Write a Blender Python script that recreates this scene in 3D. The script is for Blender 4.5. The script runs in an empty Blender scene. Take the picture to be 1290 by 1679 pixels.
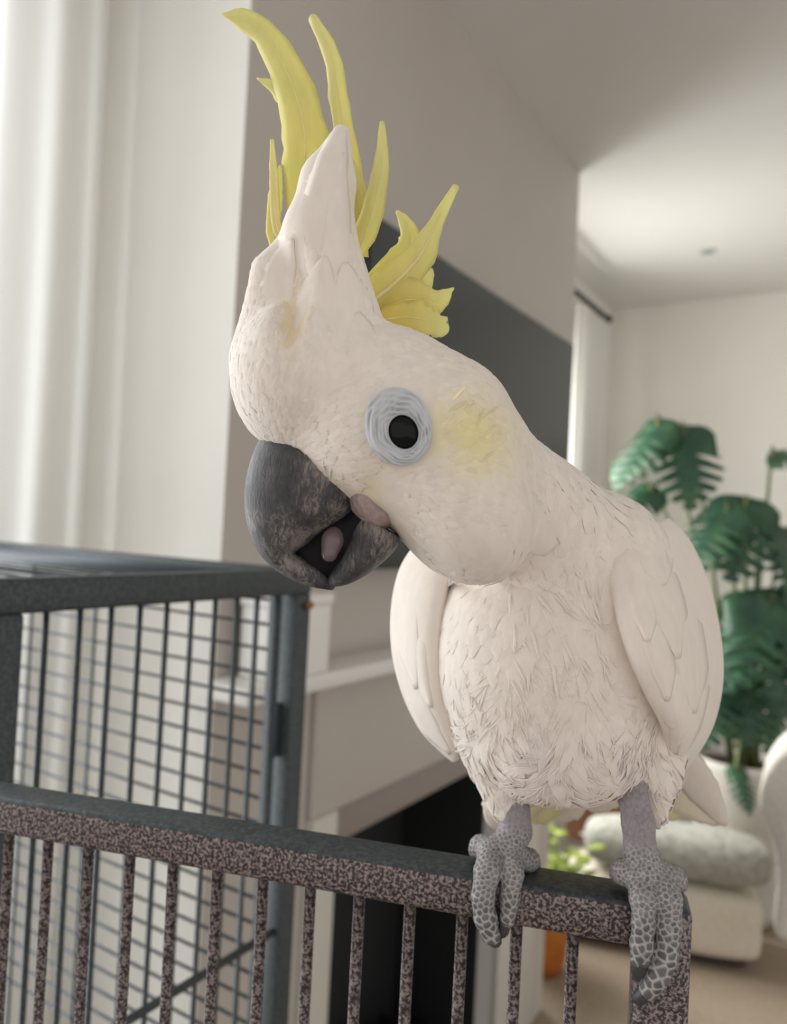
import bpy, bmesh, math, random
import numpy as np
from mathutils import Vector, Matrix
from mathutils.bvhtree import BVHTree
random.seed(7); np.random.seed(7)
S = bpy.context.scene
COL = S.collection

# ------------------------------------------------------------------ camera, world, lights, exposure
F, CX, CY = 1272.0, 645.0, 839.5
yaw = math.atan2(.5376, .843); pitch = math.radians(1.15); roll = math.radians(-2.9)
EYE = np.array([0, 0, 1.4])
fw = np.array([math.cos(pitch)*math.cos(yaw), math.cos(pitch)*math.sin(yaw), math.sin(pitch)])
r0 = np.array([math.sin(yaw), -math.cos(yaw), 0]); u0 = np.cross(r0, fw)
rt = math.cos(roll)*r0 - math.sin(roll)*u0
up = np.cross(rt, fw)
cam_d = bpy.data.cameras.new('camera'); cam = bpy.data.objects.new('camera', cam_d); COL.objects.link(cam)
M = Matrix.Identity(4)
for i in range(3):
    M[i][0] = rt[i]; M[i][1] = up[i]; M[i][2] = -fw[i]; M[i][3] = EYE[i]
cam.matrix_world = M
cam_d.sensor_width = 36; cam_d.lens = F/1679*36; cam_d.clip_start = .01; cam_d.clip_end = 60
cam_d.dof.use_dof = True; cam_d.dof.focus_distance = .243; cam_d.dof.aperture_fstop = 10.5
S.camera = cam

world = bpy.data.worlds.new('sky'); S.world = world; world.use_nodes = True
bg = world.node_tree.nodes['Background']; bg.inputs[0].default_value = (1, .97, .945, 1); bg.inputs[1].default_value = 1.0

def area(name, loc, rot, sx, sy, power, col):
    l = bpy.data.lights.new(name, 'AREA'); l.shape = 'RECTANGLE'; l.size = sx; l.size_y = sy; l.energy = power; l.color = col
    o = bpy.data.objects.new(name, l); COL.objects.link(o); o.location = loc; o.rotation_euler = rot
    return o
# daylight outside the two windows, shining in (-Y)
area('daylight_near_window', (.0, 1.5, 1.45), (math.radians(-90), 0, 0), 1.1, 1.9, 32, (.93, .97, 1))
area('daylight_far_window', (2.66, 1.62, 1.5), (math.radians(-62), 0, 0), .8, 1.3, 66, (1, 1, .955))

S.view_settings.view_transform = 'Standard'; S.view_settings.look = 'None'
S.view_settings.exposure = 0.0; S.view_settings.gamma = 1; S.view_settings.use_curve_mapping = False

# ------------------------------------------------------------------ helpers
def cs(px, py, z):                       # a point at depth z along the ray of a photo pixel, in camera axes (x right, y down, z forward)
    return np.array([(px-CX)/F*z, (py-CY)/F*z, z])
def c2w(p):
    p = np.asarray(p, float)
    return EYE + p[..., 0:1]*rt - p[..., 1:2]*up + p[..., 2:3]*fw
def W(px, py, z): return c2w(cs(px, py, z))

def mat(name, col, rough=.6, metal=0, spec=.5, **k):
    m = bpy.data.materials.new(name); m.use_nodes = True
    b = m.node_tree.nodes['Principled BSDF']
    b.inputs['Base Color'].default_value = (*col, 1); b.inputs['Roughness'].default_value = rough
    b.inputs['Metallic'].default_value = metal; b.inputs['Specular IOR Level'].default_value = spec
    for n, v in k.items(): b.inputs[n].default_value = v
    return m
def nd(m, t, **k):
    n = m.node_tree.nodes.new(t)
    for a, v in k.items(): setattr(n, a, v)
    return n
def lk(m, a, b): m.node_tree.links.new(a, b)
def bsdf(m): return m.node_tree.nodes['Principled BSDF']
def coords(m, scale=(1, 1, 1)):
    t = nd(m, 'ShaderNodeTexCoord'); p = nd(m, 'ShaderNodeMapping'); p.inputs['Scale'].default_value = scale
    lk(m, t.outputs['Object'], p.inputs['Vector']); return p.outputs[0]
def noise(m, vec, scale, detail=3, rough=.55, dist=0):
    n = nd(m, 'ShaderNodeTexNoise'); n.inputs['Scale'].default_value = scale; n.inputs['Detail'].default_value = detail
    n.inputs['Roughness'].default_value = rough; n.inputs['Distortion'].default_value = dist
    lk(m, vec, n.inputs['Vector']); return n.outputs['Fac']
def ramp(m, fac, stops):
    r = nd(m, 'ShaderNodeValToRGB'); e = r.color_ramp.elements
    while len(e) < len(stops): e.new(.5)
    for x, (p, c) in zip(e, stops): x.position = p; x.color = (*c, 1) if len(c) == 3 else c
    lk(m, fac, r.inputs[0]); return r.outputs[0]
def bump(m, h, strength=.3, dist=.001):
    b = nd(m, 'ShaderNodeBump'); b.inputs['Strength'].default_value = strength; b.inputs['Distance'].default_value = dist
    lk(m, h, b.inputs['Height']); lk(m, b.outputs[0], bsdf(m).inputs['Normal'])
def mottled(name, c1, c2, scale, rough=.7, bmp=.15, dist=.001, spec=.3):
    m = mat(name, c1, rough, spec=spec); n = noise(m, coords(m), scale, 4)
    lk(m, ramp(m, n, [(.35, c1), (.65, c2)]), bsdf(m).inputs['Base Color'])
    if bmp: bump(m, n, bmp, dist)
    return m

def tag(o, label=None, cat=None, group=None, kind=None):
    for k, v in (('label', label), ('category', cat), ('group', group), ('kind', kind)):
        if v: o[k] = v
    return o
def empty(name, loc, label=None, cat=None, group=None):
    o = bpy.data.objects.new(name, None); o.location = loc; o.empty_display_size = .05; COL.objects.link(o)
    return tag(o, label, cat, group)
def link(name, me, m=None, parent=None, smooth=False):
    o = bpy.data.objects.new(name, me); COL.objects.link(o)
    if m and not me.materials: me.materials.append(m)
    if smooth: me.shade_smooth()
    if parent: o.parent = parent
    return o
def mesh(name, verts, faces, m=None, parent=None, smooth=True, origin=None, top_origin=None):
    """verts in world space; stored relative to the parent thing's base (or to `origin` for a top-level mesh)"""
    v = np.asarray(verts, float)
    org = np.zeros(3)
    if parent is not None:
        p = parent; org = np.zeros(3)
        while p is not None: org = org + np.array(p.location); p = p.parent
    elif origin is not None: org = np.asarray(origin, float)
    me = bpy.data.meshes.new(name)
    me.from_pydata((v-org).tolist(), [], [list(map(int, f)) for f in faces]); me.validate(); me.update()
    o = link(name, me, m, parent, smooth)
    if parent is None and origin is not None: o.location = origin
    return o
def fix_normals(o):
    b = bmesh.new(); b.from_mesh(o.data); bmesh.ops.recalc_face_normals(b, faces=b.faces); b.to_mesh(o.data); b.free(); return o
def boxes(name, bl, m, parent=None, bevel=0, origin=None, seg=2):
    bm = bmesh.new()
    for (x0, x1, y0, y1, z0, z1) in bl:
        g = bmesh.ops.create_cube(bm, size=1)
        bmesh.ops.transform(bm, matrix=Matrix.Translation(((x0+x1)/2, (y0+y1)/2, (z0+z1)/2)) @ Matrix.Diagonal((x1-x0, y1-y0, z1-z0, 1)), verts=g['verts'])
    if bevel: bmesh.ops.bevel(bm, geom=bm.edges[:], offset=bevel, segments=seg, profile=.5, affect='EDGES')
    org = Vector((0, 0, 0))
    if parent is not None:
        p = parent
        while p is not None: org = org + p.location; p = p.parent
    elif origin is not None: org = Vector(origin)
    bmesh.ops.translate(bm, verts=bm.verts, vec=-org)
    me = bpy.data.meshes.new(name); bm.to_mesh(me); bm.free()
    o = link(name, me, m, parent, smooth=bool(bevel))
    if parent is None and origin is not None: o.location = origin
    return o
def tube_arrays(pts, rad, n=12, cap=True):
    pts = np.asarray(pts, float); k = len(pts)
    rad = np.full(k, rad, float) if np.isscalar(rad) else np.asarray(rad, float)
    t = np.gradient(pts, axis=0); t /= np.linalg.norm(t, axis=1)[:, None]+1e-12
    ref = np.array([0, 0, 1.]) if abs(t[0][2]) < .9 else np.array([1., 0, 0])
    a = np.cross(t[0], ref); a /= np.linalg.norm(a); V = []
    for i in range(k):
        a = a-t[i]*(a@t[i]); a /= np.linalg.norm(a); b = np.cross(t[i], a)
        for j in range(n):
            th = 2*math.pi*j/n; V.append(pts[i]+rad[i]*(a*math.cos(th)+b*math.sin(th)))
    Fs = [[i*n+j, i*n+(j+1) % n, (i+1)*n+(j+1) % n, (i+1)*n+j] for i in range(k-1) for j in range(n)]
    if cap: Fs += [list(range(n))[::-1], [(k-1)*n+j for j in range(n)]]
    return V, Fs
def tube(name, pts, rad, m, parent=None, n=12, origin=None):
    V, Fs = tube_arrays(pts, rad, n); return mesh(name, V, Fs, m, parent, True, origin)
def spline(pts, n):
    """Catmull-Rom through rows of pts, n samples"""
    P = np.asarray(pts, float); P = np.vstack([2*P[0]-P[1], P, 2*P[-1]-P[-2]]); k = len(P)-3; out = []
    for u in np.linspace(0, k, n):
        i = min(int(u), k-1); t = u-i; a, b, c, d = P[i:i+4]
        out.append(.5*(2*b+(c-a)*t+(2*a-5*b+4*c-d)*t*t+(3*b-a-3*c+d)*t**3))
    return np.array(out)
def grid_faces(n, m): return [[i*m+j, i*m+j+1, (i+1)*m+j+1, (i+1)*m+j] for i in range(n-1) for j in range(m-1)]
def solid(o, th, offset=0):
    s = o.modifiers.new('thickness', 'SOLIDIFY'); s.thickness = th; s.offset = offset; return o

# ------------------------------------------------------------------ materials
WALL = mottled('warm_grey_wall_paint', (.52, .475, .435), (.54, .495, .455), 4, .75, .03)
WALLW = mottled('white_wall_paint', (.80, .78, .73), (.82, .80, .75), 4, .7, .03)
CEIL = mottled('ceiling_paint', (.74, .73, .70), (.76, .75, .72), 3, .8, .02)
TRIM = mat('satin_white_paint', (.78, .77, .73), .35)
SURR = mottled('greige_surround_paint', (.50, .46, .42), (.52, .48, .44), 5, .45, .02)
FLOORM = mottled('brown_carpet', (.30, .24, .18), (.36, .29, .22), 60, .95, .4, .004)
BLACK = mat('soot_black', (.012, .014, .015), .7)
SLIP = mat('taupe_slip', (.30, .26, .235), .5)

# ------------------------------------------------------------------ the room (X runs along the chimney breast, +Y to the windows)
BX0, BX1, BY0, WY, FX = .8226, 2.235, .819, 1.149, 3.676
struct = lambda o: tag(o, kind='structure')
struct(boxes('floor', [(-2.2, FX, -3, WY+.12, -.1, 0)], FLOORM))
struct(boxes('ceiling', [(-2.2, FX+.12, -3, WY+.12, 2.5, 2.6)], CEIL))
struct(boxes('wall_far', [(FX, FX+.12, -3, WY+.12, 0, 2.5)], WALLW))
win = [(-.52, .64), (2.32, 3.02)]; WZ0, WZ1 = .45, 2.3
xs = [-2.2, win[0][0], win[0][1], win[1][0], win[1][1], FX]
wl = [(xs[i], xs[i+1], WY, WY+.12, 0, 2.5) for i in (0, 2, 4)]
for a, b in win: wl += [(a, b, WY, WY+.12, 0, WZ0), (a, b, WY, WY+.12, WZ1, 2.5)]
struct(boxes('wall_window', wl, WALLW))
# chimney breast with the fireplace opening
OX0, OX1, OZ = 1.125, 1.86, .897
wb = struct(boxes('wall_chimney', [(BX0, OX0, BY0, WY, 0, 2.5), (OX1, BX1, BY0, WY, 0, 2.5), (OX0, OX1, BY0, WY, OZ, 2.5), (OX0, OX1, WY-.03, WY, 0, OZ)], WALL))
wb.data.materials.append(WALLW)
for p in wb.data.polygons:                      # the side faces are painted white like the alcoves
    if abs(p.normal.x) > .9: p.material_index = 1
struct(boxes('baseboard_far', [(FX-.018, FX, -3, WY, 0, .14)], TRIM, bevel=.004))
struct(boxes('baseboard_window', [(BX1, FX-.018, WY-.018, WY, 0, .14)], TRIM, bevel=.004))
GL = bpy.data.materials.new('window_glass'); GL.use_nodes = True
nt = GL.node_tree; nt.nodes.remove(nt.nodes['Principled BSDF'])
tr = nt.nodes.new('ShaderNodeBsdfTransparent'); gl = nt.nodes.new('ShaderNodeBsdfGlossy'); gl.inputs['Roughness'].default_value = .02
mx = nt.nodes.new('ShaderNodeMixShader'); mx.inputs[0].default_value = .07
nt.links.new(tr.outputs[0], mx.inputs[1]); nt.links.new(gl.outputs[0], mx.inputs[2]); nt.links.new(mx.outputs[0], nt.nodes['Material Output'].inputs[0])
for i, (a, b) in enumerate(win):
    t = .05; y0, y1 = WY+.04, WY+.09
    w = struct(boxes('window_%d' % (i+1), [(a, b, y0, y1, WZ0, WZ0+t), (a, b, y0, y1, WZ1-t, WZ1), (a, a+t, y0, y1, WZ0+t, WZ1-t), (b-t, b, y0, y1, WZ0+t, WZ1-t),
               ((a+b)/2-t/2, (a+b)/2+t/2, y0, y1, WZ0+t, WZ1-t)], TRIM))
    for x0, x1 in ((a+t, (a+b)/2-t/2), ((a+b)/2+t/2, b-t)):
        boxes('pane', [(x0, x1, WY+.062, WY+.068, WZ0+t, WZ1-t)], GL, w)

# sheer curtains on rods
CURT = bpy.data.materials.new('sheer_white_voile'); CURT.use_nodes = True
nt = CURT.node_tree; p = nt.nodes['Principled BSDF']; p.inputs['Base Color'].default_value = (.84, .83, .80, 1); p.inputs['Roughness'].default_value = .9
tl = nt.nodes.new('ShaderNodeBsdfTranslucent'); tl.inputs[0].default_value = (.86, .86, .84, 1)
tp = nt.nodes.new('ShaderNodeBsdfTransparent')
m1 = nt.nodes.new('ShaderNodeMixShader'); m1.inputs[0].default_value = .5; m2 = nt.nodes.new('ShaderNodeMixShader'); m2.inputs[0].default_value = .14
nt.links.new(p.outputs[0], m1.inputs[1]); nt.links.new(tl.outputs[0], m1.inputs[2]); nt.links.new(m1.outputs[0], m2.inputs[1]); nt.links.new(tp.outputs[0], m2.inputs[2])
nt.links.new(m2.outputs[0], nt.nodes['Material Output'].inputs[0])
ROD = mat('dark_rod_metal', (.03, .035, .035), .4, .6)
def curtain(x0, x1, y, z0, z1, pitch_, amp, label):
    n = int((x1-x0)/.006); V = []; rows = 14
    for k in range(rows+1):
        z = z0+(z1-z0)*k/rows
        for i in range(n+1):
            x = x0+(x1-x0)*i/n; ph = 2*math.pi*(x-x0)/pitch_
            yy = y+amp*(math.sin(ph+.5*math.sin(ph*.37))*(.75+.25*math.sin(ph*.23+1)))*(1-.25*k/rows)+.006*math.sin(z*3+x*9)
            V.append((x+.006*math.sin(z*2.2+x*20)*(1-k/rows), yy, z))
    return tag(mesh('curtain', V, grid_faces(rows+1, n+1), CURT, origin=((x0+x1)/2, y, z0)), label, 'curtain')
curtain(.50, .775, 1.075, .03, 2.37, .085, .022, 'white sheer curtain hanging full height beside the cage')
curtain(3.0, 3.33, 1.075, .03, 2.345, .085, .022, 'white sheer curtain hanging from the dark rod beyond the television')
def rod(x0, x1, y, z, label):
    e = empty('curtain_rod', ((x0+x1)/2, y, z), label, 'curtain rod')
    tube('pole', [(x0, y, z), (x1, y, z)], .012, ROD, e)
    for x in (x0, x1):
        V, Fs = tube_arrays([(x-.02*(1 if x == x0 else -1)*k, y, z) for k in (0, .5, 1, 1.4)], [.014, .02, .018, .006], 12)
        mesh('finial', V, Fs, ROD, e)
    for x in (x0+.1, x1-.06): tube('bracket', [(x, y, z), (x, WY, z)], .007, ROD, e)
rod(2.26, 3.36, 1.075, 2.37, 'dark curtain rod high on the wall beyond the television')
rod(-.62, .78, 1.075, 2.395, 'dark curtain rod above the sheer curtain beside the cage')

# television on the breast
tv = empty('television', (1.565, .755, 1.32), 'large black flat television hung on the grey chimney breast', 'television')
SCR = mat('dark_screen', (.024, .031, .033), .25, spec=.5); TVC = mat('television_casing', (.03, .033, .034), .4)
boxes('casing', [(1.063, 2.085, .758, .79, 1.325, 1.936)], TVC, tv, .003)
boxes('screen', [(1.07, 2.078, .755, .759, 1.337, 1.929)], SCR, tv)
boxes('wall_mount', [(1.35, 1.8, .789, BY0, 1.45, 1.8)], TVC, tv)
# fireplace
fp = empty('fireplace', ((OX0+OX1)/2, BY0, 0), 'greige fireplace surround with a shallow mantel shelf and a black opening', 'fireplace')
boxes('mantel_shelf', [(.80, 2.15, .73, BY0, 1.142, 1.168)], TRIM, fp, .004)
boxes('frieze', [(1.055, 2.10, .807, BY0, .897, 1.135)], SURR, fp, .002)
JAMB = mat('pale_jamb_paint', (.62, .60, .54), .45)
boxes('jamb', [(1.055, OX0, .80, BY0+.001, 0, .897)], JAMB, fp, .003)
boxes('jamb', [(OX1, 2.10, .80, BY0+.001, 0, .897)], JAMB, fp, .003)
boxes('header_slip', [(OX0, OX1, .835, .86, .815, .897)], SLIP, fp, .002)
boxes('side_slip', [(OX0, OX0+.03, .835, .86, 0, .815)], SLIP, fp, .002)
boxes('firebox', [(OX0+.001, OX0+.01, .86, 1.11, 0, .897), (OX1-.01, OX1-.001, .86, 1.11, 0, .897), (OX0, OX1, 1.10, 1.118, 0, .897), (OX0, OX1, .86, 1.11, .885, .896), (OX0, OX1, .82, 1.11, .001, .01)], BLACK, fp)
boxes('fire_grate', [(OX0+.08, OX1-.08, .90, 1.02, .12, .135)]+[(OX0+.12+i*.1, OX0+.135+i*.1, .90, 1.02, .01, .2) for i in range(5)], mat('iron', (.02, .022, .024), .35, .5), fp, .003)
# white box on the mantel
bx = empty('storage_box', (.92, .77, 1.168), 'white box standing at the end of the mantel shelf behind the cage', 'box')
WB = mat('white_lacquer', (.84, .83, .80), .3)
boxes('body', [(.852, .990, .738, .80, 1.168, 1.275)], WB, bx, .003); boxes('lid', [(.849, .993, .735, .803, 1.275, 1.292)], WB, bx, .003)
# recessed ceiling light
dl = empty('downlight', (3.057, .606, 2.5), 'small round recessed light in the ceiling near the far wall', 'light')
def lathe(name, prof, c, m, parent, n=24):
    V = [(c[0]+r*math.cos(2*math.pi*j/n), c[1]+r*math.sin(2*math.pi*j/n), c[2]+z) for r, z in prof for j in range(n)]
    Fs = [[i*n+j, i*n+(j+1) % n, (i+1)*n+(j+1) % n, (i+1)*n+j] for i in range(len(prof)-1) for j in range(n)]
    return fix_normals(mesh(name, V, Fs, m, parent))
lathe('trim_ring', [(.020, -.001), (.025, -.006), (.030, -.004), (.032, 0), (.02, 0)], (3.057, .606, 2.5), mat('brushed_ring', (.5, .52, .5), .4), dl)
lathe('lens', [(.001, -.002), (.019, -.003), (.021, -.001)], (3.057, .606, 2.5), mat('lens', (.35, .4, .38), .2), dl)

# ------------------------------------------------------------------ seating and plants by the far wall
BOU = mottled('cream_boucle', (.66, .60, .50), (.76, .70, .60), 90, .95, .6, .006)
FUR = mottled('grey_white_fur', (.30, .30, .265), (.46, .455, .41), 45, .95, .8, .01)
def soft_box(name, x0, x1, y0, y1, z0, z1, r, m, parent, sub=2, bulge=0):
    bm = bmesh.new(); bmesh.ops.create_cube(bm, size=1)
    bmesh.ops.subdivide_edges(bm, edges=bm.edges[:], cuts=5, use_grid_fill=True)
    h = Vector(((x1-x0)/2, (y1-y0)/2, (z1-z0)/2)); c = Vector(((x0+x1)/2, (y0+y1)/2, (z0+z1)/2))
    for v in bm.verts:
        q = Vector((v.co.x*2*h.x, v.co.y*2*h.y, v.co.z*2*h.z)); k = Vector([max(-(h[i]-r), min(h[i]-r, q[i])) for i in range(3)])
        d = q-k
        if d.length > 1e-9: q = k+d.normalized()*r
        if bulge:
            q.z += bulge*(1-(q.x/h.x)**2)*(1-(q.y/h.y)**2)*(1 if q.z > 0 else 0)
        v.co = q+c
    bmesh.ops.recalc_face_normals(bm, faces=bm.faces)
    org = Vector((0, 0, 0)); p = parent
    while p is not None: org = org+p.location; p = p.parent
    bmesh.ops.translate(bm, verts=bm.verts, vec=-org)
    me = bpy.data.meshes.new(name); bm.to_mesh(me); bm.free()
    o = link(name, me, m, parent, True)
    s = o.modifiers.new('soft', 'SUBSURF'); s.levels = sub; s.render_levels = sub
    return o
so = empty('low_sofa', (2.86, .69, 0), 'low cream boucle sofa seat on the brown carpet below the furry bolster', 'sofa')
SR = math.atan2(.215, .716)
def local_soft(name, *a): o = soft_box(name, *a[:6], a[6], a[7], None, *a[8:]); o.parent = a_par; return o
a_par = so
local_soft('seat', -.16, .13, -.37, .30, .025, .25, .05, BOU, 2, .01)
local_soft('plinth', -.12, .11, -.33, .27, 0, .05, .02, mat('dark_plinth', (.05, .045, .04), .7), 1)
so.rotation_euler = (0, 0, SR)
bo = empty('bolster_cushion', (2.86, .60, .262), 'long furry grey-white bolster cushion lying on the low cream sofa', 'cushion')
a_par = bo
local_soft('cover', -.15, .045, -.31, .30, 0, .172, .08, FUR, 2)
for yy in (-.312, .302):
    lathe('end_button', [(.001, 0), (.012, 0)], (2.815, .60+yy, .35), FUR, bo)
bo.rotation_euler = (0, 0, SR)
bc = empty('terracotta_cushion', (2.875, .87, .262), 'terracotta brown cushion behind the furry bolster on the sofa', 'cushion')
a_par = bc
local_soft('cover', -.01, .06, -.13, .12, 0, .235, .03, mottled('terracotta_cloth', (.20, .09, .055), (.25, .12, .07), 80, .9, .3), 2)
bc.rotation_euler = (0, 0, SR)
# armchair whose scrolled arm enters the frame
ac = empty('armchair', W(1330, 1560, 1.95)*np.array([1, 1, 0]), 'white boucle armchair with a rolled arm at the photo edge', 'armchair')
AW = mottled('white_boucle', (.70, .67, .61), (.78, .75, .69), 90, .95, .5, .006)
def arm(name, z, outline, depth, m, parent):
    o_ = spline(outline+[outline[0]], 60)[:-1]; V = []
    L = [(-depth*.5, .90), (-depth*.47, .97), (-depth*.4, 1), (depth*.4, 1), (depth*.5, .93)]
    c = o_.mean(0)
    for d, s in L:
        for q in o_: V.append(W(*(c+(q-c)*s), z)+fwd2*(d+depth*.5))
    n = len(o_); Fs = [[i*n+j, i*n+(j+1) % n, (i+1)*n+(j+1) % n, (i+1)*n+j] for i in range(len(L)-1) for j in range(n)]
    Fs += [list(range(n)), [(len(L)-1)*n+j for j in range(n)]]
    o = fix_normals(mesh(name, V, Fs, m, parent)); return o
fwd2 = fw+rt*.54; fwd2[2] = 0; fwd2 /= np.linalg.norm(fwd2)
arm('arm', 1.95, [(1306, 1225), (1274, 1245), (1248, 1285), (1244, 1325), (1258, 1362), (1270, 1400), (1273, 1460), (1268, 1525), (1282, 1548), (1330, 1556), (1372, 1500), (1370, 1400), (1385, 1340), (1390, 1270), (1350, 1222)], .3, AW, ac)
pa = np.array(ac.location)
arm('seat', 1.97, [(1350, 1400), (1420, 1385), (1700, 1400), (1730, 1480), (1720, 1580), (1500, 1590), (1360, 1560)], .28, AW, ac)
for x in (1345, 1560):
    q = W(x, 1550, 2.1); tube('leg', [(q[0], q[1], 0), (q[0], q[1], q[2]+.02)], [.012, .02], mat('dark_wood_leg', (.04, .025, .018), .5), ac)

# monstera
LEAFM = mat('monstera_leaf', (.04, .13, .06), .4, spec=.4)
_n = noise(LEAFM, coords(LEAFM), 14, 3); lk(LEAFM, ramp(LEAFM, _n, [(.3, (.018, .062, .042)), (.7, (.045, .125, .055))]), bsdf(LEAFM).inputs['Base Color'])
STEM = mat('plant_stem', (.14, .17, .06), .5); SOIL = mottled('soil', (.03, .02, .015), (.06, .04, .03), 60, .95, .5)
POT = mottled('stone_white_pot', (.60, .58, .53), (.66, .64, .59), 12, .7, .1)
def leaf_outline(n=72):
    """half outline of a split monstera leaf: (u along midrib 0..1, half width)"""
    out = []
    for i in range(n+1):
        u = i/n; w = .50*math.sin(math.pi*min(1, u**.60))**.7*(1-.2*u); slot = 0
        if .14 < u < .95:
            ph = (u*6.2+.1) % 1; slot = .78*max(0, 1-abs(ph-.5)/.26)**.7
        out.append((u, w*(1-slot)))
    return out
def leaf(parent, base, tip, nrm, size_w, droop):
    base = np.array(base); tip = np.array(tip); d = tip-base; L = np.linalg.norm(d); d /= L
    nrm = np.array(nrm, float); nrm -= d*(nrm@d); nrm /= np.linalg.norm(nrm); s = np.cross(d, nrm); V = []; O = leaf_outline(); cols = [-1, -.6, -.25, 0, .25, .6, 1]
    for u, w in O:
        for c in cols:
            back = -.16*L*(abs(c)**1.5) if u < .12 else .20*L*abs(c)*w/.5
            p = base+d*(u*L+back*(1 if u < .12 else .8))+s*c*w*L*size_w+nrm*(-droop*L*(u*u)-.14*L*(c*w*2)**2+.02*L*math.sin(u*44)*abs(c))
            V.append(p)
    o = mesh('leaf', V, grid_faces(len(O), len(cols)), LEAFM, parent); solid(o, .0012)
    return o
potc = W(1215, 1330, 2.95); pz = .60
mo = empty('monstera_plant', (potc[0], potc[1], 0), 'large green monstera in a pale pot before the far wall', 'plant')
lathe('pot', [(.001, 0), (.12, 0), (.15, .06), (.185, pz-.03), (.19, pz), (.178, pz), (.172, pz-.05)], (potc[0], potc[1], 0), POT, mo, 32)
lathe('soil', [(.001, pz-.045), (.173, pz-.05)], (potc[0], potc[1], 0), SOIL, mo)
crown = np.array([potc[0], potc[1], pz-.05])
toward = -fw*.75+up*.6
LV = [  # base px, tip px, depth, width factor, normal twist
    (1122, 715, 1134, 832, 2.85, 1.0, -rt*.2), (1078, 700, 1004, 792, 2.88, .8, -rt*.9), (1066, 806, 1006, 862, 2.85, .8, -rt*.2),
    (1268, 748, 1340, 745, 2.8, 1.0, rt*.1), (1190, 842, 1122, 930, 2.8, 1.0, -rt*.7), (1222, 832, 1200, 950, 2.78, 1.1, -rt*.1), (1250, 838, 1300, 930, 2.8, 1.05, rt*.4), (1290, 880, 1300, 980, 2.85, .9, rt*.5),
    (1240, 995, 1185, 1130, 2.8, 1.05, -rt*.5), (1265, 990, 1290, 1165, 2.78, 1.15, rt*.2), (1195, 1060, 1130, 1150, 2.86, .9, -rt*.6), (1285, 1010, 1345, 1130, 2.8, 1.0, rt*.5),
    (1190, 1120, 1150, 1222, 2.86, .95, -rt*.3), (1240, 1130, 1215, 1228, 2.84, 1.0, rt*0), (1280, 1150, 1262, 1235, 2.84, .9, rt*.3), (1135, 1010, 1150, 1100, 3.0, .9, -rt*.1),
    (1208, 1262, 1232, 1335, 2.72, .6, -rt*.1), (1255, 1345, 1262, 1440, 2.9, .9, rt*.1)]
for bx_, by_, tx_, ty_, z, wf, tw in LV:
    b = W(bx_, by_, z+.05); t = W(tx_, ty_, z-.04)
    leaf(mo, b, t, toward+tw, wf, .12)
    mid = (crown+b)/2+np.array([0, 0, .12])+(b-crown)*.1
    P = spline([crown+np.random.uniform(-.05, .05, 3)*[1, 1, 0], mid, b+(b-t)*.05+np.array([0, 0, .015]), b], 10)
    tube('stem', P, np.linspace(.008, .005, 10), STEM, mo, 8)
# small plant in an orange pot
q = W(893, 1572, 2.5)
sp = empty('potted_plant', (q[0], q[1], 0), 'small yellow-green plant in an orange pot beside the sofa', 'plant')
lathe('pot', [(.001, 0), (.05, 0), (.066, .05), (.072, .15), (.076, .165), (.066, .165), (.062, .14)], (q[0], q[1], 0), mottled('orange_glaze', (.40, .11, .02), (.50, .18, .03), 14, .4, .1), sp)
lathe('soil', [(.001, .145), (.064, .14)], (q[0], q[1], 0), SOIL, sp)
LG = mottled('lime_leaf', (.20, .27, .05), (.30, .36, .07), 30, .5, .1)
for i in range(80):
    a = random.uniform(0, 6.28); r_ = random.uniform(.01, .12); zz = random.uniform(.24, .43)
    st = np.array([q[0]+.02*math.cos(a), q[1]+.02*math.sin(a), .14]); e_ = np.array([q[0]+r_*math.cos(a), q[1]+r_*math.sin(a), zz])
    tube('stem', [st, (st+e_)/2+[0, 0, .02], e_], .0016, LG, sp, 5)
    d = np.array([math.cos(a+random.uniform(-.6, .6)), math.sin(a), random.uniform(-.2, .5)]); d /= np.linalg.norm(d); s = np.cross(d, [0, 0, 1.]); n_ = np.cross(s, d)
    V = [e_+d*.065*u+s*.024*c*math.sin(math.pi*min(.98, max(.04, u)))-n_*.01*u*u+n_*.003*abs(c) for u in (0, .25, .5, .75, 1) for c in (-1, 0, 1)]
    solid(mesh('leaf', V, grid_faces(5, 3), LG, sp), .0006)
#BIRDCAGE

# ------------------------------------------------------------------ bird cage (hammered dark steel)
def hammer(name, dark, light, scale, lo, hi, rough):
    m = mat(name, dark, rough, .15, .4); v = coords(m)
    n = noise(m, v, scale, 2, .5, .3)
    c = ramp(m, n, [(lo, dark), (hi, light)])
    lk(m, c, bsdf(m).inputs['Base Color']); bump(m, n, .5, .0006); return m
HAM = hammer('hammertone_brown_steel', (.030, .022, .024), (.30, .24, .23), 800, .44, .62, .42)
DK = hammer('dark_slate_steel', (.035, .045, .05), (.075, .088, .092), 500, .4, .65, .45)
WIRE = mat('blue_grey_wire', (.065, .082, .10), .45, .3)
CT = 1.357; CYF = .451; CX0, CX1, CYB = .160, .573, 1.0
cg = empty('bird_cage', ((CX0+CX1)/2, (CYF+CYB)/2, 0), 'dark steel parrot cage with barred sides and an open door', 'cage')
T = .019
def prof(name, x0, x1, y0, y1, z0, z1, m=DK, par=None): return boxes(name, [(x0, x1, y0, y1, z0, z1)], m, par or cg, .0025)
for x in (CX0, CX1-.021):
    for y in (CYF, CYB-T): prof('post', x, x+.021, y, y+T, 0, CT-.022)
prof('side_frame', CX1-.019, CX1-.003, CYF+T+.001, CYF+T+.017, .44, CT-.0225)
prof('mid_post', .268, .2875, CYF, CYF+T, .44, CT-.022)
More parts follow.
